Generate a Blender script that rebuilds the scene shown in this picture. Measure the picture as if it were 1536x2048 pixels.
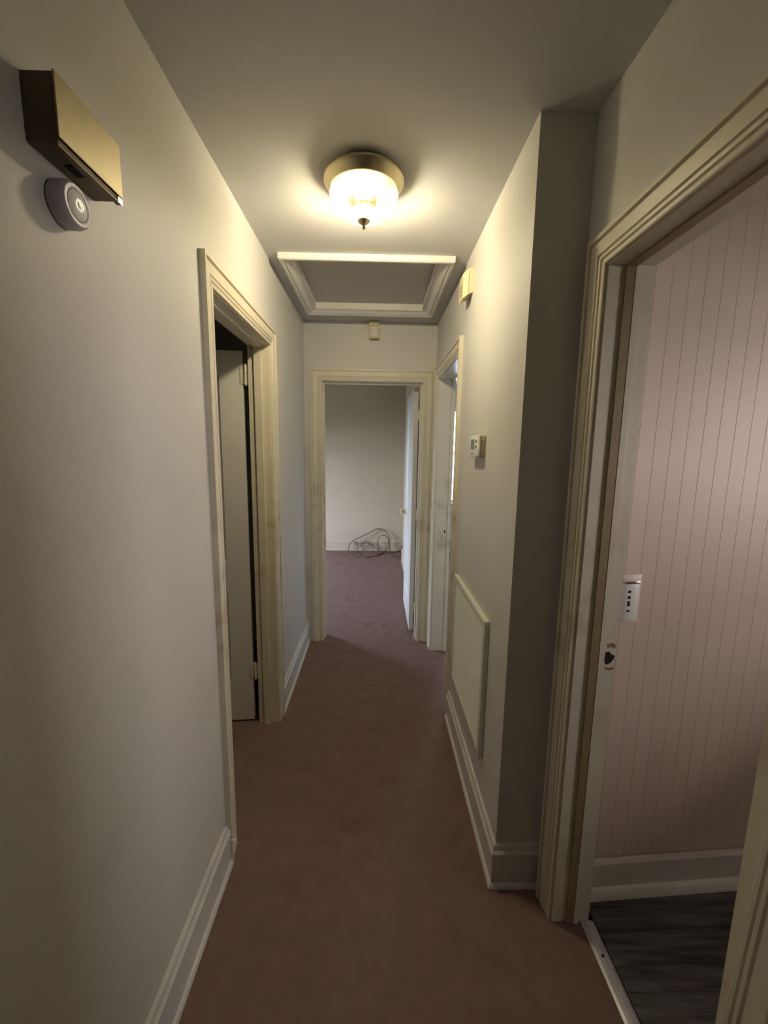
import bpy, bmesh, math, random
from mathutils import Vector, Matrix
random.seed(7)
for o in list(bpy.data.objects): bpy.data.objects.remove(o)
scene = bpy.context.scene
C = scene.collection
PI = math.pi

# ---------------------------------------------------------------- camera
F, PITCH, YAW, ROLL, CH = 830.29, 0.148824, 0.0202144, 0.0143244, 1.5266
cam = bpy.data.cameras.new('camera'); camo = bpy.data.objects.new('camera', cam); C.objects.link(camo)
cam.sensor_fit = 'VERTICAL'; cam.sensor_height = 36; cam.lens = 36 * F / 2048
cam.clip_start = .02
fwd = Vector((math.sin(YAW) * math.cos(PITCH), math.cos(YAW) * math.cos(PITCH), -math.sin(PITCH)))
rgt = Vector((math.cos(YAW), -math.sin(YAW), 0)); upv = rgt.cross(fwd)
Rv = rgt * math.cos(ROLL) + upv * math.sin(ROLL); Uv = -rgt * math.sin(ROLL) + upv * math.cos(ROLL)
camo.matrix_world = Matrix(((Rv.x, Uv.x, -fwd.x, 0), (Rv.y, Uv.y, -fwd.y, 0), (Rv.z, Uv.z, -fwd.z, CH), (0, 0, 0, 1)))
scene.camera = camo

# ---------------------------------------------------------------- sky and exposure
SKY = (.73, .80, 1.0); SKY_STRENGTH = 38.0
BULB_COLOR = (1.0, .87, .64); BULB_STRENGTH = 830
w = bpy.data.worlds.new('sky'); scene.world = w; w.use_nodes = True
bg = w.node_tree.nodes['Background']; bg.inputs[0].default_value = (*SKY, 1); bg.inputs[1].default_value = SKY_STRENGTH
vs = scene.view_settings
vs.view_transform = 'Standard'; vs.look = 'None'; vs.gamma = 1; vs.use_curve_mapping = False; vs.exposure = 0.0
def portal(loc, rot, sx, sy):
    l = bpy.data.lights.new('window_portal', 'AREA'); l.shape = 'RECTANGLE'; l.size = sx; l.size_y = sy
    l.cycles.is_portal = True
    o = bpy.data.objects.new('window_portal', l); C.objects.link(o); o.location = loc; o.rotation_euler = rot
    return o
portal((-2.62, 4.90, .955), (PI / 2, 0, -PI / 2), 1.0, 1.41)     # bedroom, window in its left wall
portal((1.30, 6.34, 1.45), (PI / 2, 0, PI), 1.2, 1.45)          # right-hand room, window in its far wall
portal((2.52, .25, 1.635), (PI / 2, 0, PI / 2), .6, .83)          # bathroom window

# ---------------------------------------------------------------- dimensions
XL, XR, YF, YC, XR2, H = -.5357, .4353, 3.167, 1.264, .5936, 2.44
YB = 6.2

# ---------------------------------------------------------------- materials
def mat(name, col, rough=.5, metal=0, var=0., vscale=3., bump=0., bscale=200., spec=.5, extra=None):
    m = bpy.data.materials.new(name); m.use_nodes = True
    nt = m.node_tree; N = nt.nodes; L = nt.links; b = N['Principled BSDF']
    b.inputs['Base Color'].default_value = (*col, 1); b.inputs['Roughness'].default_value = rough
    b.inputs['Metallic'].default_value = metal; b.inputs['Specular IOR Level'].default_value = spec
    geo = N.new('ShaderNodeNewGeometry'); pos = geo.outputs['Position']
    out = None
    if var:
        n = N.new('ShaderNodeTexNoise'); n.inputs['Scale'].default_value = vscale; n.inputs['Detail'].default_value = 5
        L.new(pos, n.inputs['Vector'])
        r = N.new('ShaderNodeValToRGB')
        r.color_ramp.elements[0].position = .3; r.color_ramp.elements[1].position = .7
        r.color_ramp.elements[0].color = (*[c * (1 - var) for c in col], 1)
        r.color_ramp.elements[1].color = (*[min(1, c * (1 + var * .6)) for c in col], 1)
        L.new(n.outputs[0], r.inputs[0]); out = r.outputs[0]
        L.new(out, b.inputs['Base Color'])
    if bump:
        n2 = N.new('ShaderNodeTexNoise'); n2.inputs['Scale'].default_value = bscale; n2.inputs['Detail'].default_value = 4
        L.new(pos, n2.inputs['Vector'])
        bp = N.new('ShaderNodeBump'); bp.inputs['Strength'].default_value = bump; bp.inputs['Distance'].default_value = .004
        L.new(n2.outputs[0], bp.inputs['Height']); L.new(bp.outputs[0], b.inputs['Normal'])
    if extra: extra(nt, b, pos, out)
    return m
def smudges(colr, lo, hi, scale, amount, thr=.52):
    """greasy hand marks: noise patches between two heights"""
    def f(nt, b, pos, out):
        N = nt.nodes; L = nt.links
        n = N.new('ShaderNodeTexNoise'); n.inputs['Scale'].default_value = scale; n.inputs['Detail'].default_value = 6
        L.new(pos, n.inputs['Vector'])
        mr = N.new('ShaderNodeMapRange'); mr.inputs[1].default_value = thr; mr.inputs[2].default_value = thr + .2; mr.clamp = True
        L.new(n.outputs[0], mr.inputs[0])
        sx = N.new('ShaderNodeSeparateXYZ'); L.new(pos, sx.inputs[0])
        a = N.new('ShaderNodeMapRange'); a.interpolation_type = 'SMOOTHSTEP'
        a.inputs[1].default_value = lo - .3; a.inputs[2].default_value = lo + .15; L.new(sx.outputs[2], a.inputs[0])
        c = N.new('ShaderNodeMapRange'); c.interpolation_type = 'SMOOTHSTEP'
        c.inputs[1].default_value = hi + .25; c.inputs[2].default_value = hi - .15; L.new(sx.outputs[2], c.inputs[0])
        m1 = N.new('ShaderNodeMath'); m1.operation = 'MULTIPLY'; L.new(a.outputs[0], m1.inputs[0]); L.new(c.outputs[0], m1.inputs[1])
        m2 = N.new('ShaderNodeMath'); m2.operation = 'MULTIPLY'; L.new(m1.outputs[0], m2.inputs[0]); L.new(mr.outputs[0], m2.inputs[1])
        m3 = N.new('ShaderNodeMath'); m3.operation = 'MULTIPLY'; L.new(m2.outputs[0], m3.inputs[0]); m3.inputs[1].default_value = amount
        mx = N.new('ShaderNodeMix'); mx.data_type = 'RGBA'
        L.new(m3.outputs[0], mx.inputs['Factor'])
        if out: L.new(out, mx.inputs['A'])
        else: mx.inputs['A'].default_value = b.inputs['Base Color'].default_value
        mx.inputs['B'].default_value = (*colr, 1)
        L.new(mx.outputs['Result'], b.inputs['Base Color'])
    return f
M = {}
M['wall'] = mat('wall_paint', (.65, .645, .615), .55, var=.05, vscale=1.6, bump=.10, bscale=160, extra=smudges((.40, .39, .36), .3, 1.5, 3.3, .35, .56))
M['ceil'] = mat('ceiling_paint', (.57, .57, .56), .75, var=.03, vscale=2, bump=.12, bscale=110)
M['trim'] = mat('trim_paint', (.70, .655, .53), .38, var=.05, vscale=6, bump=.05, bscale=60, extra=smudges((.40, .29, .17), .75, 1.25, 9, .6, .50))
M['base'] = mat('baseboard_paint', (.66, .66, .64), .4, var=.06, vscale=8, bump=.06, bscale=60)
M['door'] = mat('door_paint', (.70, .69, .66), .4, var=.04, vscale=5, bump=.05, bscale=70)
M['stop'] = mat('dark_brown_stop_paint', (.30, .23, .13), .45, var=.1, vscale=12)  # dark brown colour for the bathroom door stops
M['hatch'] = mat('hatch_paint', (.70, .69, .66), .45, var=.03, vscale=6)
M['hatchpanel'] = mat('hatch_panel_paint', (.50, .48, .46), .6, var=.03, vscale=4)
M['carpet'] = mat('carpet_pile', (.24, .155, .132), .95, var=.10, vscale=13, bump=.9, bscale=420, spec=.1, extra=smudges((.10, .06, .04), -1, 1, 4.5, .5, .60))
M['beige'] = mat('bedroom_paint', (.52, .435, .32), .6, var=.05, vscale=1.6, bump=.10, bscale=160)
M['pink'] = mat('pink_panelling', (.66, .53, .455), .5, var=.04, vscale=3, bump=.05, bscale=90, extra=smudges((.50, .40, .33), .4, 1.5, 5, .4, .55))
M['bathtrim'] = mat('bath_trim_paint', (.72, .64, .60), .4, var=.04, vscale=9)
def plank_x(nt, b, pos, out):
    N = nt.nodes; L = nt.links
    mp = N.new('ShaderNodeMapping'); mp.inputs['Scale'].default_value = (2.2, 26, 1); L.new(pos, mp.inputs[0])
    n = N.new('ShaderNodeTexNoise'); n.inputs['Scale'].default_value = 1.6; n.inputs['Detail'].default_value = 7; L.new(mp.outputs[0], n.inputs[0])
    r = N.new('ShaderNodeValToRGB'); e = r.color_ramp.elements
    e[0].position = .35; e[0].color = (.035, .030, .032, 1); e[1].position = .72; e[1].color = (.17, .165, .175, 1)
    L.new(n.outputs[0], r.inputs[0]); L.new(r.outputs[0], b.inputs['Base Color'])
M['plank'] = mat('dark_vinyl_plank', (.07, .06, .06), .32, extra=plank_x)
M['brass'] = mat('aged_brass', (.60, .53, .34), .38, 1, var=.12, vscale=20)
M['brassplate'] = mat('brushed_brass_plate', (.32, .28, .185), .50, 1, var=.06, vscale=30, bump=.03, bscale=300)
M['darkbrass'] = mat('dark_bronze_case', (.13, .10, .055), .5, .3, var=.1, vscale=14)
M['silver'] = mat('brushed_aluminium', (.72, .75, .80), .35, .8, var=.1, vscale=25)
M['white'] = mat('white_plastic', (.78, .79, .76), .4)
M['cream'] = mat('yellowed_cream_plastic', (.70, .62, .40), .45, var=.04, vscale=30)
M['greyplastic'] = mat('lilac_grey_plastic', (.50, .49, .54), .42)
M['led'] = mat('frosted_lens', (.80, .79, .76), .2)
M['lcd'] = mat('lcd_screen', (.20, .23, .26), .25)
M['greybtn'] = mat('grey_rubber_button', (.20, .185, .16), .5)
M['dark'] = mat('dark_hole', (.012, .010, .008), .9)
M['wood'] = mat('splintered_wood', (.30, .19, .09), .8, var=.3, vscale=60)
M['cord'] = mat('brown_cable_sheath', (.12, .085, .05), .55)
M['knob'] = mat('polished_brass_knob', (.80, .68, .42), .18, 1)
M['hinge'] = mat('painted_hinge', (.74, .71, .58), .35, .15, var=.1, vscale=40)
M['slat'] = mat('blind_slat', (.80, .80, .78), .5)
M['grass'] = mat('lawn', (.10, .13, .05), .95, var=.3, vscale=2)
M['grille'] = mat('grille_enamel', (.68, .69, .62), .4, var=.05, vscale=10)
M['clip'] = mat('chrome_clip', (.9, .85, .7), .12, 1)
def glassmat(name, tint, mix, rough):
    m = bpy.data.materials.new(name); m.use_nodes = True; nt = m.node_tree; N = nt.nodes; L = nt.links
    N.remove(N['Principled BSDF']); o = N['Material Output']
    t = N.new('ShaderNodeBsdfTransparent'); t.inputs[0].default_value = (*tint, 1)
    g = N.new('ShaderNodeBsdfGlossy'); g.inputs['Roughness'].default_value = rough
    x = N.new('ShaderNodeMixShader'); x.inputs[0].default_value = mix
    L.new(t.outputs[0], x.inputs[1]); L.new(g.outputs[0], x.inputs[2]); L.new(x.outputs[0], o.inputs[0])
    return m
M['pane'] = glassmat('window_glass', (.95, .98, 1), .06, .02)
M['peach'] = glassmat('added_peach_tint', (1, .90, .80), .06, .1)  # tint added to warm the daylight through the unseen bathroom window
def domemat():
    m = bpy.data.materials.new('ribbed_amber_glass'); m.use_nodes = True; nt = m.node_tree; N = nt.nodes; L = nt.links
    N.remove(N['Principled BSDF']); o = N['Material Output']
    t = N.new('ShaderNodeBsdfTransparent'); t.inputs[0].default_value = (1, .97, .88, 1)
    tl = N.new('ShaderNodeBsdfTranslucent'); tl.inputs[0].default_value = (1, .93, .72, 1)
    g = N.new('ShaderNodeBsdfGlossy'); g.inputs['Roughness'].default_value = .08; g.inputs[0].default_value = (1, .95, .85, 1)
    x = N.new('ShaderNodeMixShader')
    tc = N.new('ShaderNodeTexCoord'); sp = N.new('ShaderNodeSeparateXYZ'); L.new(tc.outputs['Object'], sp.inputs[0])
    at = N.new('ShaderNodeMath'); at.operation = 'ARCTAN2'; L.new(sp.outputs[1], at.inputs[0]); L.new(sp.outputs[0], at.inputs[1])
    ml = N.new('ShaderNodeMath'); ml.operation = 'MULTIPLY'; ml.inputs[1].default_value = 72; L.new(at.outputs[0], ml.inputs[0])
    sn = N.new('ShaderNodeMath'); sn.operation = 'SINE'; L.new(ml.outputs[0], sn.inputs[0])
    rg = N.new('ShaderNodeMapRange'); rg.inputs[1].default_value = -.4; rg.inputs[2].default_value = .6
    rg.inputs[3].default_value = .10; rg.inputs[4].default_value = .50; L.new(sn.outputs[0], rg.inputs[0])
    L.new(rg.outputs[0], x.inputs[0])
    L.new(t.outputs[0], x.inputs[1]); L.new(tl.outputs[0], x.inputs[2])
    y = N.new('ShaderNodeMixShader'); y.inputs[0].default_value = .08
    L.new(x.outputs[0], y.inputs[1]); L.new(g.outputs[0], y.inputs[2]); L.new(y.outputs[0], o.inputs[0])
    return m
M['dome'] = domemat()
def shademat():
    m = bpy.data.materials.new('added_opal_shade'); m.use_nodes = True; nt = m.node_tree; N = nt.nodes; L = nt.links
    N.remove(N['Principled BSDF']); o = N['Material Output']
    d = N.new('ShaderNodeBsdfDiffuse'); d.inputs[0].default_value = (.85, .82, .72, 1)
    t = N.new('ShaderNodeBsdfTranslucent'); t.inputs[0].default_value = (1, .92, .68, 1)
    x = N.new('ShaderNodeMixShader'); x.inputs[0].default_value = .17
    L.new(d.outputs[0], x.inputs[1]); L.new(t.outputs[0], x.inputs[2])
    c = N.new('ShaderNodeBsdfTransparent'); y = N.new('ShaderNodeMixShader'); y.inputs[0].default_value = .33
    L.new(x.outputs[0], y.inputs[1]); L.new(c.outputs[0], y.inputs[2]); L.new(y.outputs[0], o.inputs[0]); return m
M['shade'] = shademat()  # for the half shade added to hold back near-side light
M['skirt'] = glassmat('added_milky_skirt', (.34, .32, .28), .25, .6)  # for the skirt added to weaken near-side light
def emit(name, col, s):
    m = bpy.data.materials.new(name); m.use_nodes = True; nt = m.node_tree; N = nt.nodes
    N.remove(N['Principled BSDF']); e = N.new('ShaderNodeEmission'); e.inputs[0].default_value = (*col, 1); e.inputs[1].default_value = s
    nt.links.new(e.outputs[0], N['Material Output'].inputs[0]); return m
M['bulb'] = emit('lit_bulb', BULB_COLOR, BULB_STRENGTH)

# ---------------------------------------------------------------- mesh helpers
def bx(bm, x0, x1, y0, y1, z0, z1, bev=0):
    x0, x1 = sorted((x0, x1)); y0, y1 = sorted((y0, y1)); z0, z1 = sorted((z0, z1))
    v = [bm.verts.new((x, y, z)) for x in (x0, x1) for y in (y0, y1) for z in (z0, z1)]
    fs = [bm.faces.new([v[i] for i in q]) for q in ((0, 1, 3, 2), (4, 6, 7, 5), (0, 4, 5, 1), (2, 3, 7, 6), (0, 2, 6, 4), (1, 5, 7, 3))]
    if bev:
        es = list({e for f in fs for e in f.edges})
        bmesh.ops.bevel(bm, geom=es, offset=bev, segments=2, affect='EDGES', profile=.5)
    return fs
def box(*a, **k):
    bm = bmesh.new(); bx(bm, *a, **k); return bm
def lathe(bm, prof, seg=48, mtx=None, rib=None):
    """prof: list of (r, z); rib: function(angle index, ring index) -> radius factor"""
    rings = []
    for j, (r, z) in enumerate(prof):
        ring = []
        if r < 1e-6:
            v = Vector((0, 0, z)); ring = [bm.verts.new(mtx @ v if mtx else v)]
        else:
            for i in range(seg):
                k = rib(i, j) if rib else 1
                a = 2 * PI * i / seg; v = Vector((r * k * math.cos(a), r * k * math.sin(a), z))
                ring.append(bm.verts.new(mtx @ v if mtx else v))
        rings.append(ring)
    for a, b in zip(rings, rings[1:]):
        for i in range(seg):
            j = (i + 1) % seg
            if len(a) == 1 and len(b) == 1: continue
            if len(a) == 1: bm.faces.new((a[0], b[j], b[i]))
            elif len(b) == 1: bm.faces.new((a[i], a[j], b[0]))
            else: bm.faces.new((a[i], a[j], b[j], b[i]))
def cyl(bm, p0, p1, r, seg=16):
    p0 = Vector(p0); p1 = Vector(p1); d = p1 - p0
    q = Vector((0, 0, 1)).rotation_difference(d.normalized()).to_matrix().to_4x4(); q.translation = p0
    lathe(bm, [(0, 0), (r, 0), (r, d.length), (0, d.length)], seg, q)
def loft(bm, A, B, caps=True):
    """quads between two equal closed loops of points"""
    a = [bm.verts.new(p) for p in A]; b = [bm.verts.new(p) for p in B]; n = len(a)
    for i in range(n):
        j = (i + 1) % n; bm.faces.new((a[i], a[j], b[j], b[i]))
    if caps: bm.faces.new(a[::-1]); bm.faces.new(b)
def tube(bm, pts, r, seg=8, sub=6):
    P = [Vector(p) for p in pts]; out = []
    for i in range(len(P) - 1):
        p0 = P[max(i - 1, 0)]; p1 = P[i]; p2 = P[i + 1]; p3 = P[min(i + 2, len(P) - 1)]
        for k in range(sub):
            t = k / sub
            out.append(.5 * ((2 * p1) + (p2 - p0) * t + (2 * p0 - 5 * p1 + 4 * p2 - p3) * t * t + (3 * p1 - p0 - 3 * p2 + p3) * t ** 3))
    out.append(P[-1]); rings = []; nrm = None
    for i, p in enumerate(out):
        t = (out[min(i + 1, len(out) - 1)] - out[max(i - 1, 0)]).normalized()
        if nrm is None: nrm = t.orthogonal().normalized()
        nrm = (nrm - t * nrm.dot(t)).normalized(); bn = t.cross(nrm)
        rings.append([bm.verts.new(p + (nrm * math.cos(2 * PI * k / seg) + bn * math.sin(2 * PI * k / seg)) * r) for k in range(seg)])
    for a, b in zip(rings, rings[1:]):
        for k in range(seg): bm.faces.new((a[k], a[(k + 1) % seg], b[(k + 1) % seg], b[k]))
    bm.faces.new(rings[0][::-1]); bm.faces.new(rings[-1])
def obj(name, bm, m, parent=None, smooth=False, local=False):
    """one mesh object; world coordinates are turned into coordinates about the parent (or the mesh's own base)"""
    bmesh.ops.recalc_face_normals(bm, faces=bm.faces)
    if parent is not None:
        if not local:
            off = Vector(parent.location)
            if parent.parent is not None: off = off + Vector(parent.parent.location)
            bmesh.ops.translate(bm, verts=bm.verts, vec=-off)
        loc = Vector((0, 0, 0))
    else:
        xs = [v.co for v in bm.verts]
        loc = Vector(((min(p.x for p in xs) + max(p.x for p in xs)) / 2, (min(p.y for p in xs) + max(p.y for p in xs)) / 2, min(p.z for p in xs)))
        bmesh.ops.translate(bm, verts=bm.verts, vec=-loc)
    me = bpy.data.meshes.new(name); bm.to_mesh(me); bm.free()
    me.materials.append(m)
    if smooth:
        for p in me.polygons: p.use_smooth = True
        me.set_sharp_from_angle(angle=math.radians(35)) if hasattr(me, 'set_sharp_from_angle') else None
    o = bpy.data.objects.new(name, me); C.objects.link(o); o.location = loc
    if parent is not None: o.parent = parent
    return o
def tag(o, label, cat, group=None, kind=None):
    o['label'] = label; o['category'] = cat
    if group: o['group'] = group
    if kind: o['kind'] = kind
    return o
def thing(name, label, cat, loc, group=None, kind=None, rotz=0):
    o = bpy.data.objects.new(name, None); C.objects.link(o); o.location = loc; o.rotation_euler = (0, 0, rotz)
    o.empty_display_size = .05
    return tag(o, label, cat, group, kind)
def plab(o, label): o['label'] = label; return o
def struct(name, bm, m, label, cat): return tag(obj(name, bm, m), label, cat, kind='structure')

def wall_boxes(axis, p0, p1, a0, a1, z0, z1, holes):
    """a wall slab between planes p0..p1 on 'axis', from a0 to a1 along it, with rectangular holes (h0,h1,zl,zh)"""
    bm = bmesh.new()
    def put(b0, b1, c0, c1):
        if b1 - b0 < 1e-5 or c1 - c0 < 1e-5: return
        if axis == 'x': bx(bm, p0, p1, b0, b1, c0, c1)
        else: bx(bm, b0, b1, p0, p1, c0, c1)
    cur = a0
    for h0, h1, zl, zh in sorted(holes):
        put(cur, h0, z0, z1); put(h0, h1, z0, zl); put(h0, h1, zh, z1); cur = h1
    put(cur, a1, z0, z1)
    return bm

# ---------------------------------------------------------------- the shell
XLB = -.64                                  # room side of the left hall wall
D1 = (1.425, 2.147, 2.025)                  # left door: near jamb, far jamb, head
D2 = (-.405, .337, 2.02)                    # bedroom door at the hall end
D3 = (2.285, 3.005, 2.02)                    # doorway at the far right
D4 = (.565, 1.140, 2.006)                   # bathroom doorway at the near right
J = .018                                    # jamb board thickness
struct('wall_left', wall_boxes('x', XLB, XL, -2.0, YF, 0, H, [(D1[0] - J, D1[1] + J, -.0, D1[2] + J)]), M['wall'], 'long cream hallway wall carrying the brass chime box', 'wall')
struct('wall_far', wall_boxes('y', YF, YF + .12, -2.6, .553, 0, H, [(D2[0] - J, D2[1] + J, -.0, D2[2] + J)]), M['wall'], 'short end wall of the hallway above and around the bedroom doorway', 'wall')
struct('wall_right', wall_boxes('x', XR, XR + .118, YC, YF, 0, H, [(1.490, 2.075, .335, .877), (D3[0] - J, D3[1] + J, -.0, D3[2] + J)]), M['wall'], 'bright hallway wall carrying the thermostat and the return grille', 'wall')
struct('wall_return', box(XR + .118, .735, YC, YC + .11, 0, H), M['wall'], 'narrow dark wall face between the thermostat wall and the bathroom doorway', 'wall')
struct('wall_near', wall_boxes('x', XR2, .715, -2.0, YC, 0, H, [(D4[0] - J, D4[1] + J, -.0, D4[2] + J)]), M['wall'], 'near right hallway wall above the bathroom doorway', 'wall')
# bedroom
struct('wall_back', wall_boxes('y', YB, YB + .14, -2.6, .56, 0, H, []), M['beige'], 'grey beige bedroom wall behind the coiled cord', 'wall')
struct('wall_side', wall_boxes('x', -2.6, -2.5, YF + .12, YB, 0, H, [(4.4, 5.4, .25, 1.66)]), M['beige'], 'bedroom window wall', 'wall')
bm = wall_boxes('x', .385, .50, YF + .12, 5.69, 0, H, []); bx(bm, .47, .56, 5.69, YB, 0, H)
struct('wall_partition', bm, M['beige'], 'bedroom wall behind the opened white bedroom door', 'wall')
# room on the right
struct('wall_window', wall_boxes('y', YB, YB + .14, .56, 3.9, 0, H, [(.7, 1.9, .75, 2.13)]), M['wall'], 'wall around the bright window past the right-hand doorway', 'wall')
struct('wall_outer', wall_boxes('x', 3.8, 3.9, 2.0, YB, 0, H, []), M['wall'], 'outer wall of the right-hand room', 'wall')
struct('wall_divider', wall_boxes('y', 2.0, 2.1, .56, 3.8, 0, H, []), M['wall'], 'near wall of the right-hand room', 'wall')
# room on the left
struct('wall_closet', wall_boxes('x', -1.6, -1.5, .95, YF, 0, H, []), M['hatch'], 'back wall of the dark left-hand room', 'wall')
struct('wall_closet_near', wall_boxes('y', .95, 1.05, -1.5, XLB, 0, H, []), M['hatch'], 'near wall of the dark left-hand room', 'wall')
# living space behind the photographer
struct('wall_living', wall_boxes('y', -5.6, -5.5, -3, 3, 0, H, []), M['wall'], 'wall of the room behind the hallway', 'wall')
struct('wall_living_left', wall_boxes('x', -3.1, -3, -5.5, -2.0, 0, H, []), M['wall'], 'left wall of the room behind the hallway', 'wall')
struct('wall_living_right', wall_boxes('x', 3, 3.1, -5.5, -2.0, 0, H, []), M['wall'], 'right wall of the room behind the hallway', 'wall')
bm = wall_boxes('y', -2.0, -1.9, -3, XLB, 0, H, []); bx(bm, .715, 3, -2.0, -1.9, 0, H)
struct('wall_living_hall', bm, M['wall'], 'wall where the hallway opens behind the photographer', 'wall')
# bathroom
struct('wall_bath_side', wall_boxes('x', 2.4, 2.5, -1.9, 1.6, 0, H, [(-.05, .55, 1.22, 2.05)]), M['pink'], 'bathroom window wall', 'wall')

# floors
bm = box(-3.4, .70, -5.6, YB + .1, -.06, 0); bx(bm, .70, 3.9, 1.262, YB + .1, -.06, 0); bx(bm, .70, 3.1, -5.6, -1.95, -.06, 0)
struct('floor', bm, M['carpet'], 'worn brown mauve carpet running down the hallway into the bedroom', 'carpet')
fb = struct('floor', box(.70, 2.4, -1.95, 1.262, -.06, -.008), M['dark'], 'dark wood look plank floor of the bathroom', 'floor')
pl = None; k = 0
y = 1.255
row = 0
while y > -1.9:
    xs = [.735] + ([1.23, 2.39] if row % 3 == 0 else [1.72, 2.39] if row % 3 == 1 else [.98, 2.10, 2.39])
    for a, b in zip(xs, xs[1:]):
        bm = box(a + .0008, b - .0008, y - .1475, y, -.008, .0 + random.uniform(-.0006, .0006))
        obj('plank', bm, M['plank'], fb)
    y -= .1485; row += 1

# ceiling with the attic opening
HX0, HX1, HY0, HY1 = -.412, .297, 2.185, 2.892
bm = bmesh.new()
CX0, CX1, CY0, CY1 = -3.4, 3.9, -5.6, YB + .14
bx(bm, CX0, CX1, CY0, HY0, H, H + .15); bx(bm, CX0, CX1, HY1, CY1, H, H + .15)
bx(bm, CX0, HX0, HY0, HY1, H, H + .15); bx(bm, HX1, CX1, HY0, HY1, H, H + .15)
struct('ceiling', bm, M['ceil'], 'flat painted hallway ceiling around the lamp and attic hatch', 'ceiling')

# ---------------------------------------------------------------- trims
CAS = [(0, 0), (0, .009), (.003, .011), (.010, .011), (.012, .0075), (.015, .0075), (.017, .013), (.024, .0135), (.026, .009), (.029, .009),
       (.031, .0145), (.062, .0165), (.064, .012), (.067, .012), (.069, .021), (.080, .021), (.080, 0)]
def frame3(axis, plane, ns, a0, a1, zt, prof):
    """three mitred casing pieces; returns [leg at a0, head, leg at a1] bmeshes"""
    def P(a, z, n):
        return (plane + ns * n, a, z) if axis == 'x' else (a, plane + ns * n, z)
    res = []
    bm = bmesh.new(); loft(bm, [P(a0 - u, 0, t) for u, t in prof], [P(a0 - u, zt + u, t) for u, t in prof]); res.append(bm)
    bm = bmesh.new(); loft(bm, [P(a0 - u, zt + u, t) for u, t in prof], [P(a1 + u, zt + u, t) for u, t in prof]); res.append(bm)
    bm = bmesh.new(); loft(bm, [P(a1 + u, 0, t) for u, t in prof], [P(a1 + u, zt + u, t) for u, t in prof]); res.append(bm)
    return res
def doorframe(n, label, axis, plane, ns, back, a0, a1, zt, stop0, stop1, stopd=.012, mats=('trim', 'trim', 'trim'), shear=0, backside=True):
    """lined opening: jamb boards through the wall, stops, casing on the hall face"""
    c = (a0 + a1) / 2
    loc = (plane, c, 0) if axis == 'x' else (c, plane, 0)
    t = thing('trim_%d' % n, label, 'door frame', loc, kind='structure')
    mid = a0 + .3
    for i, b in enumerate(frame3(axis, plane, ns, a0 - .004, a1 + .004, zt + .004, CAS)):
        if shear and i == 0:
            for v in b.verts: v.co.y -= shear * v.co.z - .012
        obj('casing', b, M[mats[0]], t)
    def B(b0, b1, q0, q1, z0, z1):
        return box(q0, q1, b0, b1, z0, z1) if axis == 'x' else box(b0, b1, q0, q1, z0, z1)
    obj('jamb', B(a0 - J, a0, plane, back, 0, zt), M[mats[1]], t)
    obj('jamb', B(a1, a1 + J, plane, back, 0, zt), M[mats[1]], t)
    obj('head_jamb', B(a0 - J, a1 + J, plane, back, zt, zt + J), M[mats[1]], t)
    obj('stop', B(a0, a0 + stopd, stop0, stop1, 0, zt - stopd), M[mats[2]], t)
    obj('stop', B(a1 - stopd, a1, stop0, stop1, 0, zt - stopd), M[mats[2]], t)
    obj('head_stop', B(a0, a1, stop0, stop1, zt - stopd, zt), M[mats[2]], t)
    return t
t1 = doorframe(1, 'cream door frame on the left hallway wall around the half-hidden panel door', 'x', XL, 1, XLB, *D1, -.573, -.608)
t2 = doorframe(2, 'cream door frame at the hallway end leading into the bedroom', 'y', YF, -1, YF + .12, *D2, YF + .04, YF + .075)
t3 = doorframe(3, 'cream door frame at the far right beside the bedroom doorway', 'x', XR, -1, XR + .118, *D3, XR + .092, XR + .116)
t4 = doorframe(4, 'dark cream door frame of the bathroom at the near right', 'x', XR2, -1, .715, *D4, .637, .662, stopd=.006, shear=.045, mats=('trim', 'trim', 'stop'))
obj('stop_bead', box(.662, .678, D4[1] - .007, D4[1], 0, D4[2] - .007), M['trim'], t4)
# strike plates and the broken strike hole
st = obj('strike_plate', box(XR + .088 - .026, XR + .088, D3[1] - .002, D3[1] + .001, .905, .965), M['hinge'], t3)
obj('strike_hole', box(XR + .07, XR + .08, D3[1] - .0025, D3[1] - .0015, .925, .945), M['dark'], t3)
bm = bmesh.new()
pts = [(-.013, .018), (-.004, .022), (.006, .012), (.016, .008), (.011, -.004), (.004, -.014), (-.008, -.020), (-.014, -.010)]
loft(bm, [(.697 + a, D4[1] + .001, .925 + b) for a, b in pts], [(.697 + a, D4[1] - .0015, .925 + b) for a, b in pts])
plab(obj('strike_hole', bm, M['dark'], t4), 'black broken hole in the door jamb')
bm = bmesh.new()
pts = [(-.014, .016), (-.010, .004), (.002, .008), (.010, .002), (.014, .012), (.004, .020)]
loft(bm, [(.700 + a, D4[1] + .001, .954 + b) for a, b in pts], [(.700 + a, D4[1] - .001, .954 + b) for a, b in pts])
obj('splinter', bm, M['wood'], t4)
bm = bmesh.new()
pts = [(-.012, .006), (-.005, .001), (.012, .004), (.014, -.003), (-.002, -.006), (-.013, -.003)]
loft(bm, [(.699 + a, D4[1] + .001, .893 + b) for a, b in pts], [(.699 + a, D4[1] - .001, .893 + b) for a, b in pts])
obj('splinter', bm, M['wood'], t4)

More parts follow.
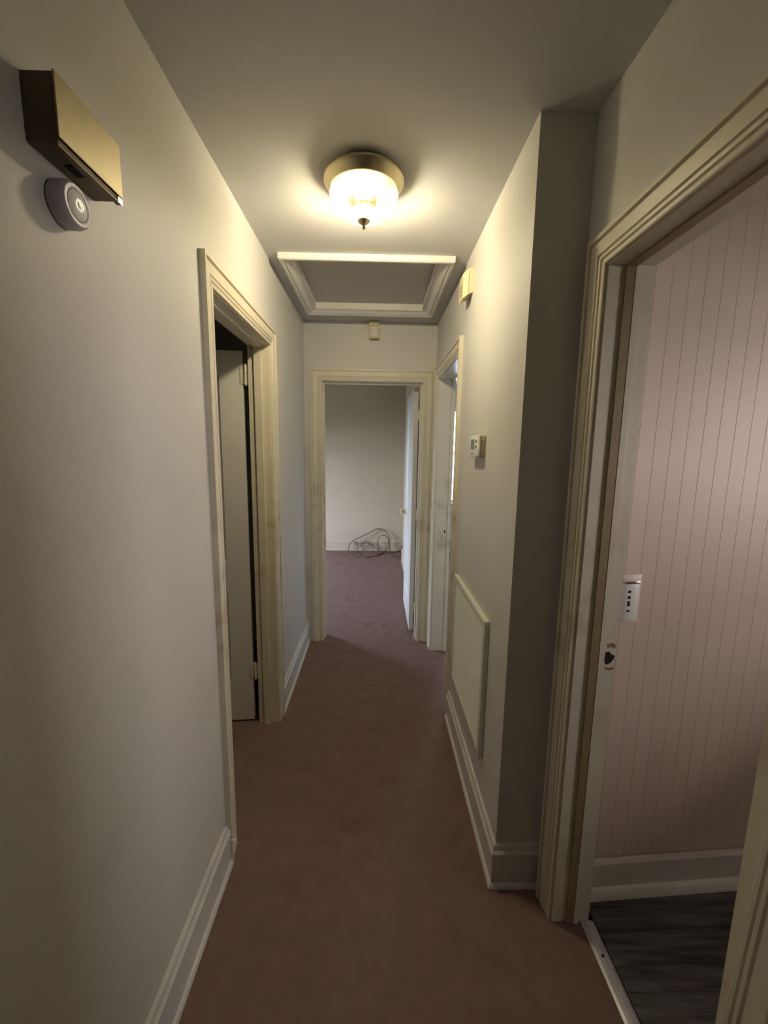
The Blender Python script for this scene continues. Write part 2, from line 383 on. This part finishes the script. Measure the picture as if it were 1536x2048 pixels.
BAS = [(0, 0), (.024, 0), (.024, .005), (.020, .014), (.0135, .017), (.0135, .120), (.019, .124), (.019, .136), (.012, .146), (.009, .160), (.004, .166), (0, .166)]
def baseb(name, p0, p1, nrm, label, m='base', mit0=0, mit1=0):
    """baseboard run from p0 to p1 (plan points), nrm points into the room; mit: +1 lengthens with depth (outside corner)"""
    p0 = Vector((*p0, 0)); p1 = Vector((*p1, 0)); d = (p1 - p0).normalized(); n = Vector((*nrm, 0)).normalized()
    bm = bmesh.new()
    loft(bm, [p0 + n * t - d * (mit0 * t) + Vector((0, 0, z)) for t, z in BAS], [p1 + n * t + d * (mit1 * t) + Vector((0, 0, z)) for t, z in BAS])
    return struct(name, bm, M[m], label, 'baseboard')
baseb('baseboard_left', (XL, -2.0), (XL, D1[0] - .085), (1, 0), 'long cream baseboard at the lower left before the first door')
baseb('baseboard_left_far', (XL, D1[1] + .085), (XL, YF), (1, 0), 'short grey white baseboard between the left door and the end wall')
baseb('baseboard_right', (XR, D3[0] - .085), (XR, YC), (-1, 0), 'cream baseboard under the return grille', mit1=1)
baseb('baseboard_return', (XR, YC), (XR2, YC), (0, -1), 'stub of dark baseboard beside the bathroom door frame', mit0=1)
baseb('baseboard_near', (XR2, -2.0), (XR2, D4[0] - .09), (-1, 0), 'baseboard on the near right wall')
baseb('baseboard_bedroom', (-2.5, YB), (.47, YB), (0, -1), 'bedroom baseboard behind the coiled cord', m='beige')
baseb('baseboard_bedroom_side', (.385, 4.1), (.385, 5.69), (-1, 0), 'bedroom baseboard past the opened door', m='beige')

# ---------------------------------------------------------------- bathroom panelled wall
SL = .063
ang = math.atan(SL)
pw = struct('wall_bathroom', box(0, 1.72, 0, .10, 0, H), M['pink'], 'pink grooved panelling wall inside the bathroom', 'wall')
pw.location = Vector((.722, 1.232, 0)); pw.rotation_euler = (0, 0, ang)
for v in pw.data.vertices: v.co += Vector((.86, .05, 0))
bm = bmesh.new(); bx(bm, 0, .0500, -.0018, .004, .12, H, bev=.0008)
board = obj('panel_board', bm, M['pink'], pw, local=True); board.location = (.004, 0, 0)
for i in range(1, 34):
    b = board.copy(); C.objects.link(b); b.parent = pw; b.location = (.004 + i * .0505, 0, 0)
# bathroom baseboard with a white quarter round
bb = bmesh.new()
prof = [(0, 0), (.010, 0), (.010, .110), (.016, .113), (.016, .130), (.010, .140), (0, .140)]
loft(bb, [(0, -.006 - t, z) for t, z in prof], [(1.72, -.006 - t, z) for t, z in prof])
b1 = obj('baseboard', bb, M['bathtrim'], pw, local=True)
bb = bmesh.new()
prof = [(.0, 0)] + [(.020 * math.cos(a), .034 * math.sin(a)) for a in [i * PI / 12 for i in range(7)]]
loft(bb, [(0, -.016 - t, z) for t, z in prof], [(1.72, -.016 - t, z) for t, z in prof])
M['qround'] = mat('quarter_round_paint', (.80, .76, .74), .35, var=.08, vscale=30)
plab(obj('quarter_round', bb, M['qround'], pw, local=True), 'white quarter round strip at the bathroom floor')

# ---------------------------------------------------------------- doors
def door(name, label, loc, rotz, W, HT, T, face, panels, hinges, knob=None, m='door'):
    """panel door in local coordinates: hinge edge at x=0, thickness y 0..T, visible face at +y"""
    d = thing(name, label, 'door', loc, kind='structure', rotz=rotz)
    s = .115
    zs = [.012] + [z for p in panels for z in p] + [HT]
    obj('stile', box(0, s, 0, T, .012, HT), M[m], d, local=True)
    obj('stile', box(W - s, W, 0, T, .012, HT), M[m], d, local=True)
    for i in range(0, len(zs), 2): obj('rail', box(s, W - s, 0, T, zs[i], zs[i + 1]), M[m], d, local=True)
    for z0, z1 in panels:
        bm = bmesh.new(); a0, a1 = s, W - s
        for sgn, f in ((1, T), (-1, 0)):
            e = .014; q = f - sgn * .011
            o_ = [(a0, f - sgn * .0005, z0), (a1, f - sgn * .0005, z0), (a1, f - sgn * .0005, z1), (a0, f - sgn * .0005, z1)]
            i_ = [(a0 + e, q, z0 + e), (a1 - e, q, z0 + e), (a1 - e, q, z1 - e), (a0 + e, q, z1 - e)]
            A = [bm.verts.new(p) for p in o_]; B = [bm.verts.new(p) for p in i_]
            for k in range(4): bm.faces.new((A[k], A[(k + 1) % 4], B[(k + 1) % 4], B[k]))
            bm.faces.new(B)
        obj('panel', bm, M[m], d, local=True)
    return d
# left door, swung into the dark room
a = math.radians(6)
d1 = door('door_1', 'pale two panel door swung open behind the left door frame', (-.674, 2.196, 0), PI + a, .715, 2.0, .035, 1, [(.24, .76), (.93, 1.89)], None)
for zc in (1.885, .305):
    bm = bmesh.new()
    bx(bm, -.010, .016, .0345, .037, zc - .045, zc + .045, bev=.0008)
    bx(bm, -.052, -.014, .0385, .041, zc - .045, zc + .045, bev=.0008)
    for k in range(5):
        z0 = zc - .045 + k * .018
        cyl(bm, (-.014, .042, z0 + .0006), (-.014, .042, z0 + .0174), .0068, 14)
    for z0 in (zc - .052, zc + .045): cyl(bm, (-.014, .042, z0), (-.014, .042, z0 + .007), .005, 12)
    plab(obj('hinge', bm, M['hinge'], d1, local=True, smooth=True), 'cream painted butt hinge')
# bedroom door, opened flat along the bedroom wall
d2 = door('door_2', 'white bedroom door standing open edge on inside the far doorway', (.327, 3.340, 0), PI / 2, .725, 2.0, .036, 1, [(.24, .76), (.93, 1.89)], None)
for zc in (1.80, 1.01, .22):
    bm = bmesh.new(); bx(bm, -.0025, .0005, .002, .030, zc - .045, zc + .045)
    for k in range(5): cyl(bm, (-.012, -.004, zc - .045 + k * .018 + .0006), (-.012, -.004, zc - .045 + k * .018 + .0174), .006, 12)
    obj('hinge', bm, M['hinge'], d2, local=True, smooth=True)
bm = bmesh.new()
mt = Matrix.Translation((.660, .036, .935)) @ Matrix.Rotation(-PI / 2, 4, 'X')
lathe(bm, [(0, 0), (.030, 0), (.031, .003), (.026, .007), (.012, .010), (.010, .030), (.016, .036), (.025, .044), (.027, .054), (.023, .063), (.012, .068), (0, .069)], 28, mt)
plab(obj('knob', bm, M['knob'], d2, local=True, smooth=True), 'polished brass door knob')
bm = bmesh.new()
mt = Matrix.Translation((.660, .0, .935)) @ Matrix.Rotation(PI / 2, 4, 'X')
lathe(bm, [(0, 0), (.030, 0), (.026, .007), (.011, .010), (.010, .024), (.024, .036), (.020, .048), (0, .050)], 24, mt)
obj('knob', bm, M['knob'], d2, local=True, smooth=True)

# ---------------------------------------------------------------- windows
def window(n, label, axis, p0, p1, a0, a1, z0, z1, gl='pane'):
    """double-hung window filling a hole; p0 outside plane, p1 room plane"""
    c = (a0 + a1) / 2; mid = (p0 + p1) / 2
    t = thing('window_%d' % n, label, 'window', (mid, c, z0) if axis == 'x' else (c, mid, z0), kind='structure')
    def B(b0, b1, q0, q1, c0, c1): return box(q0, q1, b0, b1, c0, c1) if axis == 'x' else box(b0, b1, q0, q1, c0, c1)
    sg = 1 if p1 > p0 else -1
    for b0, b1, c0, c1 in ((a0, a0 + .04, z0, z1), (a1 - .04, a1, z0, z1), (a0 + .04, a1 - .04, z0, z0 + .05), (a0 + .04, a1 - .04, z1 - .04, z1)):
        obj('frame', B(b0, b1, mid - .03, mid + .03, c0, c1), M['door'], t)
    zm = (z0 + z1) / 2 + .05
    obj('meeting_rail', B(a0 + .04, a1 - .04, mid - .025, mid + .025, zm - .025, zm + .025), M['door'], t)
    obj('pane', B(a0 + .04, a1 - .04, mid - .002, mid + .002, z0 + .05, zm - .025), M[gl], t)
    obj('pane', B(a0 + .04, a1 - .04, mid - .002, mid + .002, zm + .025, z1 - .04), M[gl], t)
    obj('sill', B(a0 - .05, a1 + .05, mid + sg * .03, p1 + sg * .06, z0 - .03, z0), M['trim'], t)
    return t
window(1, 'bright blue white window glimpsed through the gap of the far right doorway', 'y', YB + .14, YB, .7, 1.9, .75, 2.13)
window(2, 'bedroom window out of view on the bedroom side wall', 'x', -2.6, -2.5, 4.4, 5.4, .25, 1.66)
window(3, 'bathroom window out of view on the bathroom side wall', 'x', 2.5, 2.4, -.05, .55, 1.22, 2.05, 'peach')
# blind on the window that shows through the gap
bl = thing('window_blind', 'white slatted blind hanging in the window past the far right doorway', 'blind', (1.30, YB - .03, .80))
obj('head_rail', box(.72, 1.88, YB - .05, YB - .01, 2.09, 2.125), M['slat'], bl)
bm = bmesh.new()
loft(bm, [(.73, YB - .042, -.002), (.73, YB - .018, .001), (.73, YB - .018, .002), (.73, YB - .042, -.001)], [(1.87, YB - .042, -.002), (1.87, YB - .018, .001), (1.87, YB - .018, .002), (1.87, YB - .042, -.001)])
bmesh.ops.translate(bm, verts=bm.verts, vec=(0, 0, .80))
sl = obj('slat', bm, M['slat'], bl)
for i in range(1, 38):
    s2 = sl.copy(); C.objects.link(s2); s2.parent = bl; s2.location = (0, 0, i * .034)

# ---------------------------------------------------------------- attic hatch
hx0, hx1, hy0, hy1 = -.476, .366, 2.120, 2.955
ah = thing('attic_hatch', 'moulded white attic hatch in the ceiling beyond the lamp', 'hatch', ((hx0 + hx1) / 2, (hy0 + hy1) / 2, H))
HP = [(0, 0), (0, -.026), (.006, -.030), (.014, -.030), (.018, -.024), (.022, -.023), (.026, -.026), (.032, -.024), (.050, -.010), (.058, -.008), (.066, -.008), (.066, .022), (.060, .022), (.060, 0)]
cor = [((hx0, hy0), (1, 1)), ((hx1, hy0), (-1, 1)), ((hx1, hy1), (-1, -1)), ((hx0, hy1), (1, -1))]
HP = [(0, -.0005) if i == 0 else p for i, p in enumerate(HP[:11])] + [(.066, -.0005)]
for i in range(4):
    (pa, sa), (pb, sb) = cor[i], cor[(i + 1) % 4]
    bm = bmesh.new()
    loft(bm, [(pa[0] + sa[0] * u, pa[1] + sa[1] * u, H + z) for u, z in HP], [(pb[0] + sb[0] * u, pb[1] + sb[1] * u, H + z) for u, z in HP])
    obj('frame_moulding', bm, M['hatch'], ah)
for b in (box(HX0, HX0 + .006, HY0, HY1, H - .004, H + .06), box(HX1 - .006, HX1, HY0, HY1, H - .004, H + .06), box(HX0 + .006, HX1 - .006, HY0, HY0 + .006, H - .004, H + .06), box(HX0 + .006, HX1 - .006, HY1 - .006, HY1, H - .004, H + .06)):
    obj('lining', b, M['hatch'], ah)
obj('added_sky_cover', box(HX0 - .02, HX1 + .02, HY0 - .02, HY1 + .02, H + .151, H + .17), M['hatchpanel'], ah)  # unseen board added over the opening to keep sky light out
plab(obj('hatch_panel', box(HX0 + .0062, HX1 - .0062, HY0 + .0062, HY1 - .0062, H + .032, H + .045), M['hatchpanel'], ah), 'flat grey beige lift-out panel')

# ---------------------------------------------------------------- ceiling lamp
LX, LY = -.052, 1.553
lamp = thing('ceiling_light', 'lit flush ceiling lamp with brass pan and ribbed glass dome', 'lamp', (LX, LY, H))
T = Matrix.Translation((LX, LY, H))
bm = bmesh.new()
lathe(bm, [(0, -.001), (.118, -.001), (.122, -.006), (.128, -.009), (.133, -.012), (.136, -.016), (.1365, -.021), (.134, -.026), (.125, -.036), (.120, -.044), (.116, -.049), (.112, -.050), (.108, -.046), (.100, -.034), (0, -.030)], 72, T)
obj('brass_pan', bm, M['brass'], lamp, smooth=True)
bm = bmesh.new()
prof = [(.107, -.050), (.112, -.054), (.113, -.060), (.1115, -.068), (.108, -.078), (.102, -.090), (.094, -.101), (.083, -.112), (.070, -.121), (.055, -.129), (.038, -.135), (.020, -.139), (.008, -.140)]
lathe(bm, prof, 288, T, rib=lambda i, j: 1 + (.028 if j > 1 else .0) * (1 if i % 4 in (0, 1) else -.0))
plab(obj('glass_dome', bm, M['dome'], lamp, smooth=True), 'ribbed clear glass dome glowing yellow')
bm = bmesh.new()
lathe(bm, [(0, -.134), (.012, -.134), (.022, -.139), (.022, -.142), (.015, -.149), (.007, -.154), (.005, -.157), (.007, -.161), (.005, -.166), (0, -.168)], 28, T)
plab(obj('finial', bm, M['brass'], lamp, smooth=True), 'small turned finial under the dome')
bm = bmesh.new(); cyl(bm, (LX, LY, H - .037), (LX, LY, H - .135), .004, 10); obj('rod', bm, M['brass'], lamp)
def half_shade(z0, z1, r, half, n=20):
    """curved strip round the photographer's side of the bulbs, 2 mm thick"""
    bm = bmesh.new(); lo = []
    for i in range(n + 1):
        a = -PI / 2 - half + 2 * half * i / n
        c, s_ = math.cos(a), math.sin(a)
        lo.append([bm.verts.new((LX + q * c, LY + .012 + q * s_, H + z)) for q, z in ((r, z0), (r + .002, z0), (r + .002, z1), (r, z1))])
    for p, q in zip(lo, lo[1:]):
        for k in range(4): bm.faces.new((p[k], p[(k + 1) % 4], q[(k + 1) % 4], q[k]))
    bm.faces.new(lo[0]); bm.faces.new(lo[-1][::-1])
    return bm
plab(obj('added_half_shade', half_shade(-.033, -.098, .055, math.radians(100)), M['shade'], lamp, smooth=True), 'added half shade dimming the near side of the bulbs')  # added inside the dome so less light reaches the near end
plab(obj('added_skirt', half_shade(-.098, -.122, .055, math.radians(100)), M['skirt'], lamp, smooth=True), 'milky skirt added below the half shade to dim the near side')  # added strip, weakens the bulb light towards the near end
for dx in (.030, -.034):
    mt = T @ Matrix.Translation((dx, -.030, -.092)) @ Matrix.Rotation(-PI / 2, 4, 'X')
    bm = bmesh.new(); lathe(bm, [(0, 0), (.014, 0), (.015, .004), (.014, .022), (0, .022)], 16, mt)
    obj('socket', bm, M['white'], lamp, smooth=True)
    bm = bmesh.new()
    lathe(bm, [(.011, .022), (.014, .030), (.021, .042), (.023, .054), (.020, .065), (.012, .073), (0, .076)], 16, mt)
    plab(obj('bulb', bm, M['bulb'], lamp, smooth=True), 'glowing light bulb inside the dome')

# ---------------------------------------------------------------- things on the left wall
ch = thing('door_chime', 'brass fronted rectangular door chime box high on the left wall', 'door chime', (XL, .792, 1.977))
cy0, cy1, cz0, cz1, cd = .712, .872, 1.977, 2.077, .052
obj('case', box(XL, XL + cd - .004, cy0 + .002, cy1 - .002, cz0 + .004, cz1 - .001, bev=.002), M['darkbrass'], ch)
bm = bmesh.new()
bx(bm, XL + cd - .003, XL + cd, cy0, cy1, cz0 + .010, cz1, bev=.001)
plab(obj('front_plate', bm, M['brassplate'], ch), 'brushed brass front plate')
obj('lower_lip', box(XL + cd - .012, XL + cd - .0035, cy0 + .001, cy1 - .001, cz0 - .001, cz0 + .0035, bev=.001), M['darkbrass'], ch)
plab(obj('corner_clip', box(XL + cd - .010, XL + cd - .002, cy1 - .012, cy1 + .0005, cz0 - .0005, cz0 + .009), M['clip'], ch), 'bright metal corner')
obj('sound_slot', box(XL + .018, XL + .030, cy0 + .055, cy0 + .085, cz0 + .0025, cz0 + .005), M['dark'], ch)

pk = thing('puck_light', 'round lilac grey puck light stuck on the wall below the brass chime', 'light', (XL, .776, 1.889))
mt = Matrix.Translation((XL, .776, 1.925)) @ Matrix.Rotation(PI / 2, 4, 'Y')
bm = bmesh.new(); lathe(bm, [(0, 0), (.030, 0), (.0345, .002), (.036, .006), (.036, .020), (.0345, .026), (.031, .0295), (.027, .030), (.0235, .0285), (.0235, .026), (0, .026)], 56, mt)
obj('housing', bm, M['greyplastic'], pk, smooth=True)
bm = bmesh.new(); lathe(bm, [(.023, .026), (.0225, .029), (.018, .031), (.010, .0325), (.0075, .0325), (.0065, .0318), (.004, .0318), (.0025, .0324), (0, .0326)], 48, mt)
plab(obj('lens', bm, M['led'], pk, smooth=True), 'shiny domed clear lens')

# ---------------------------------------------------------------- sensor over the bedroom door
ps = thing('motion_sensor', 'small cream motion sensor above the bedroom doorway', 'sensor', (-.024, YF, 2.312))
px0, px1 = -.062, .012
bm = bmesh.new(); bx(bm, px0, px1, YF - .030, YF, 2.318, 2.436, bev=.005); obj('housing', bm, M['cream'], ps, smooth=True)
bm = bmesh.new(); bx(bm, px0 + .003, px1 - .003, YF - .040, YF - .0305, 2.402, 2.432, bev=.004); obj('upper_cap', bm, M['cream'], ps, smooth=True)
bm = bmesh.new()
n = 10
A = [(-.024 + .026 * math.sin(t), YF - .0305 - .014 * math.cos(t), 2.330) for t in [(-PI / 2 + PI * i / n) for i in range(n + 1)]]
loft(bm, A, [(p[0], p[1] if i in (0, n) else p[1] + .003, 2.396) for i, p in enumerate(A)])
plab(obj('lens', bm, M['led'], ps, smooth=True), 'curved milky sensor lens')
bm = bmesh.new(); bx(bm, px0 + .004, px1 - .004, YF - .036, YF - .002, 2.310, 2.3175, bev=.002); obj('lower_lip', bm, M['greybtn'], ps)

# ---------------------------------------------------------------- alarm sounder high on the right wall
al = thing('alarm_sounder', 'yellowed keystone shaped alarm box high on the right wall near the hatch', 'alarm', (XR, 2.075, 2.245))
def keystone(x0, x1, pa, pb):
    bm = bmesh.new()
    loft(bm, [(x0, y, z) for y, z in pa], [(x1, y, z) for y, z in pb]); return bm
ya, yb = 2.030, 2.125
A = [(ya, 2.250), (yb, 2.250), (yb + .004, 2.300), (yb, 2.356), (ya, 2.356), (ya - .003, 2.300)]
Bq = [(ya, 2.240), (yb, 2.240), (yb + .004, 2.295), (yb, 2.352), (ya, 2.352), (ya - .003, 2.295)]
obj('back_box', keystone(XR, XR - .020, A, Bq), M['cream'], al)
A2 = [(p[0] - .001 if p[0] < 2.05 else p[0] + .001, p[1]) for p in Bq]
B2 = [(ya + .004, 2.222), (yb - .004, 2.222), (yb, 2.280), (yb - .010, 2.330), (ya + .010, 2.330), (ya + .002, 2.280)]
bm = keystone(XR - .0215, XR - .046, A2, B2)
obj('front_cover', bm, M['cream'], al)
for z in (2.245, 2.262, 2.279):
    obj('sound_slot', box(XR - .0475, XR - .0452, ya + .025, yb - .030, z, z + .005), M['greybtn'], al)

# ---------------------------------------------------------------- thermostat
th = thing('thermostat', 'white digital thermostat with grey screen on the right wall', 'thermostat', (XR, 1.74, 1.503))
ty0, ty1, tz0, tz1 = 1.662, 1.822, 1.503, 1.592
M['thermside'] = mat('thermostat_side', (.52, .45, .30), .5)
bm = bmesh.new(); bx(bm, XR - .022, XR, ty0 + .003, ty1 - .003, tz0 + .003, tz1 - .003, bev=.004); obj('back_case', bm, M['thermside'], th, smooth=True)
bm = bmesh.new(); bx(bm, XR - .031, XR - .0215, ty0, ty1, tz0, tz1, bev=.006); obj('front_cover', bm, M['white'], th, smooth=True)
plab(obj('screen', box(XR - .0318, XR - .030, ty0 + .070, ty0 + .132, tz0 + .030, tz0 + .072), M['lcd'], th), 'grey liquid crystal screen')
for z in (.036, .058):
    obj('button', box(XR - .0335, XR - .030, ty0 + .030, ty0 + .048, tz0 + z, tz0 + z + .010, bev=.001), M['greybtn'], th)
for yy in (.085, .110):
    obj('button', box(XR - .0328, XR - .030, ty0 + yy, ty0 + yy + .012, tz0 + .010, tz0 + .017, bev=.001), M['greybtn'], th)

# ---------------------------------------------------------------- return grille
gr = thing('return_grille', 'cream metal return air grille low on the right wall', 'vent', (XR, 1.79, .325))
gy0, gy1, gz0, gz1 = 1.475, 2.090, .320, .892
for b in (box(XR - .021, XR, gy0, gy1, gz1 - .028, gz1, bev=.003), box(XR - .021, XR, gy0, gy1, gz0, gz0 + .028, bev=.003), box(XR - .021, XR, gy0, gy0 + .028, gz0 + .028, gz1 - .028, bev=.003), box(XR - .021, XR, gy1 - .028, gy1, gz0 + .028, gz1 - .028, bev=.003)):
    obj('frame', b, M['grille'], gr)
obj('backing', box(XR + .060, XR + .064, gy0 + .018, gy1 - .018, gz0 + .018, gz1 - .018), M['dark'], gr)
bm = bmesh.new()
q = [(-.0185, -.0050), (-.0185, -.0068), (-.0040, .0050), (-.0050, .0062)]
loft(bm, [(XR + a, gy0 + .038, gz0 + .036 + b) for a, b in q], [(XR + a, gy1 - .028, gz0 + .036 + b) for a, b in q])
lv = obj('louver', bm, M['grille'], gr)
nl = 34; stp = (gz1 - gz0 - .072) / (nl - 1)
for i in range(1, nl):
    b = lv.copy(); C.objects.link(b); b.parent = gr; b.location = (0, 0, i * stp)
for yy in (gy0 + .05, gy1 - .05):
    for zz in (gz1 - .014, gz0 + .014):
        bm = bmesh.new(); cyl(bm, (XR - .0205, yy, zz), (XR - .023, yy, zz), .004, 12); obj('screw', bm, M['hinge'], gr)

# ---------------------------------------------------------------- bathroom bits
cs, sn = math.cos(ang), math.sin(ang)
ou = thing('wall_outlet', 'white plastic outlet box with dark slots on the pink bathroom wall', 'outlet', (.775, 1.2355, 1.075), rotz=ang)
bm = bmesh.new(); bx(bm, -.020, .052, -.0125, -.0062, -.075, .082, bev=.003); obj('plate', bm, M['bathtrim'], ou, local=True, smooth=True)
bm = bmesh.new(); bx(bm, -.014, .034, -.034, -.013, -.062, .058, bev=.008); obj('body', bm, M['white'], ou, local=True, smooth=True)
for z, hh in ((.030, .008), (.012, .008), (-.012, .016), (-.030, .006)):
    obj('slot', box(-.004, .004, -.0348, -.033, z, z + hh), M['dark'], ou, local=True)
bm = bmesh.new(); bx(bm, -.014, .034, -.033, -.014, .0585, .066, bev=.003); plab(obj('clip', bm, M['clip'], ou, local=True, smooth=True), 'bright metal clip on top')
thr = thing('threshold_strip', 'grey metal threshold strip between carpet and bathroom planks', 'threshold', (.709, .86, 0))
bm = bmesh.new()
prof = [(.688, 0), (.688, .002), (.696, .006), (.709, .0075), (.722, .006), (.731, .002), (.731, 0)]
loft(bm, [(x, .40, z) for x, z in prof], [(x, 1.138, z) for x, z in prof]); obj('strip', bm, M['silver'], thr)
for yy in (.47, .76, 1.04):
    bm = bmesh.new(); cyl(bm, (.709, yy, .007), (.709, yy, .0085), .0045, 12); obj('screw', bm, M['dark'], thr)
# little white door stop tip at the end of the left baseboard
ds = thing('door_stop', 'tiny white door stop tip at the end of the left baseboard', 'door stop', (XL + .016, 1.315, .112))
bm = bmesh.new(); cyl(bm, (XL + .013, 1.322, .118), (XL + .033, 1.322, .118), .003, 10); obj('shaft', bm, M['silver'], ds)
bm = bmesh.new(); lathe(bm, [(0, 0), (.005, 0), (.006, .003), (.004, .008), (0, .009)], 16, Matrix.Translation((XL + .033, 1.322, .118)) @ Matrix.Rotation(PI / 2, 4, 'Y')); obj('tip', bm, M['white'], ds, smooth=True)

# ---------------------------------------------------------------- coiled cord in the bedroom
runs = [
 [(-0.287, 6.13, 0.087), (-0.305, 6.13, 0.15), (-0.269, 6.13, 0.123), (-0.256, 6.13, 0.06), (-0.273, 6.11, 0.014), (-0.224, 5.908, 0.008), (-0.152, 5.76, 0.008), (-0.052, 5.797, 0.008), (0.067, 5.919, 0.008), (0.129, 6.062, 0.008)],
 [(-0.212, 5.807, 0.008), (-0.323, 5.837, 0.008), (-0.385, 6.006, 0.012), (-0.406, 6.12, 0.04), (-0.384, 6.13, 0.113), (-0.313, 6.13, 0.177), (-0.199, 6.14, 0.232), (-0.085, 6.15, 0.287), (0.003, 6.16, 0.337), (0.082, 6.16, 0.343), (0.153, 6.15, 0.308), (0.198, 6.14, 0.236), (0.208, 6.13, 0.164), (0.218, 6.12, 0.083), (0.214, 6.101, 0.008)],
 [(0.214, 6.101, 0.008), (0.216, 6.12, 0.1), (0.208, 6.13, 0.191), (0.154, 6.13, 0.24), (0.101, 6.13, 0.253), (0.048, 6.13, 0.208), (0.031, 6.13, 0.135), (0.05, 6.12, 0.054), (0.095, 6.096, 0.010), (0.148, 6.11, 0.014), (0.191, 6.13, 0.091), (0.203, 6.13, 0.173)],
 [(-0.225, 6.13, 0.096), (-0.163, 6.13, 0.151), (-0.101, 6.13, 0.152), (-0.039, 6.13, 0.098), (0.024, 6.12, 0.044), (0.086, 6.078, 0.008), (0.181, 6.028, 0.008), (0.306, 6.086, 0.008), (0.385, 6.12, 0.039), (0.427, 6.13, 0.076)],
 [(-0.225, 6.13, 0.096), (-0.18, 6.12, 0.033), (-0.082, 6.071, 0.008), (0.032, 5.969, 0.008), (0.129, 6.062, 0.008)],
 [(-0.225, 6.13, 0.096), (-0.163, 6.13, 0.133), (-0.083, 6.13, 0.107), (-0.039, 6.13, 0.053), (-0.034, 6.11, 0.008)],
 [(0.306, 6.086, 0.008), (0.405, 6.108, 0.010), (0.426, 5.898, 0.008), (0.36, 5.667, 0.008), (0.313, 5.696, 0.008), (0.256, 5.926, 0.008)]]
cd_ = thing('coiled_cord', 'loosely coiled brown cable on the carpet against the bedroom wall', 'cord', (0, 6.0, 0))
bm = bmesh.new()
for r_ in runs: tube(bm, r_, .0062)
obj('cable', bm, M['cord'], cd_, smooth=True)
bm = bmesh.new(); bx(bm, .395, .435, 6.105, 6.135, .064, .094, bev=.004); obj('plug', bm, M['cord'], cd_)

# ---------------------------------------------------------------- outdoors
struct('ground', box(-14, 14, -14, 16, -.4, -.3), M['grass'], 'lawn outside the house', 'lawn')
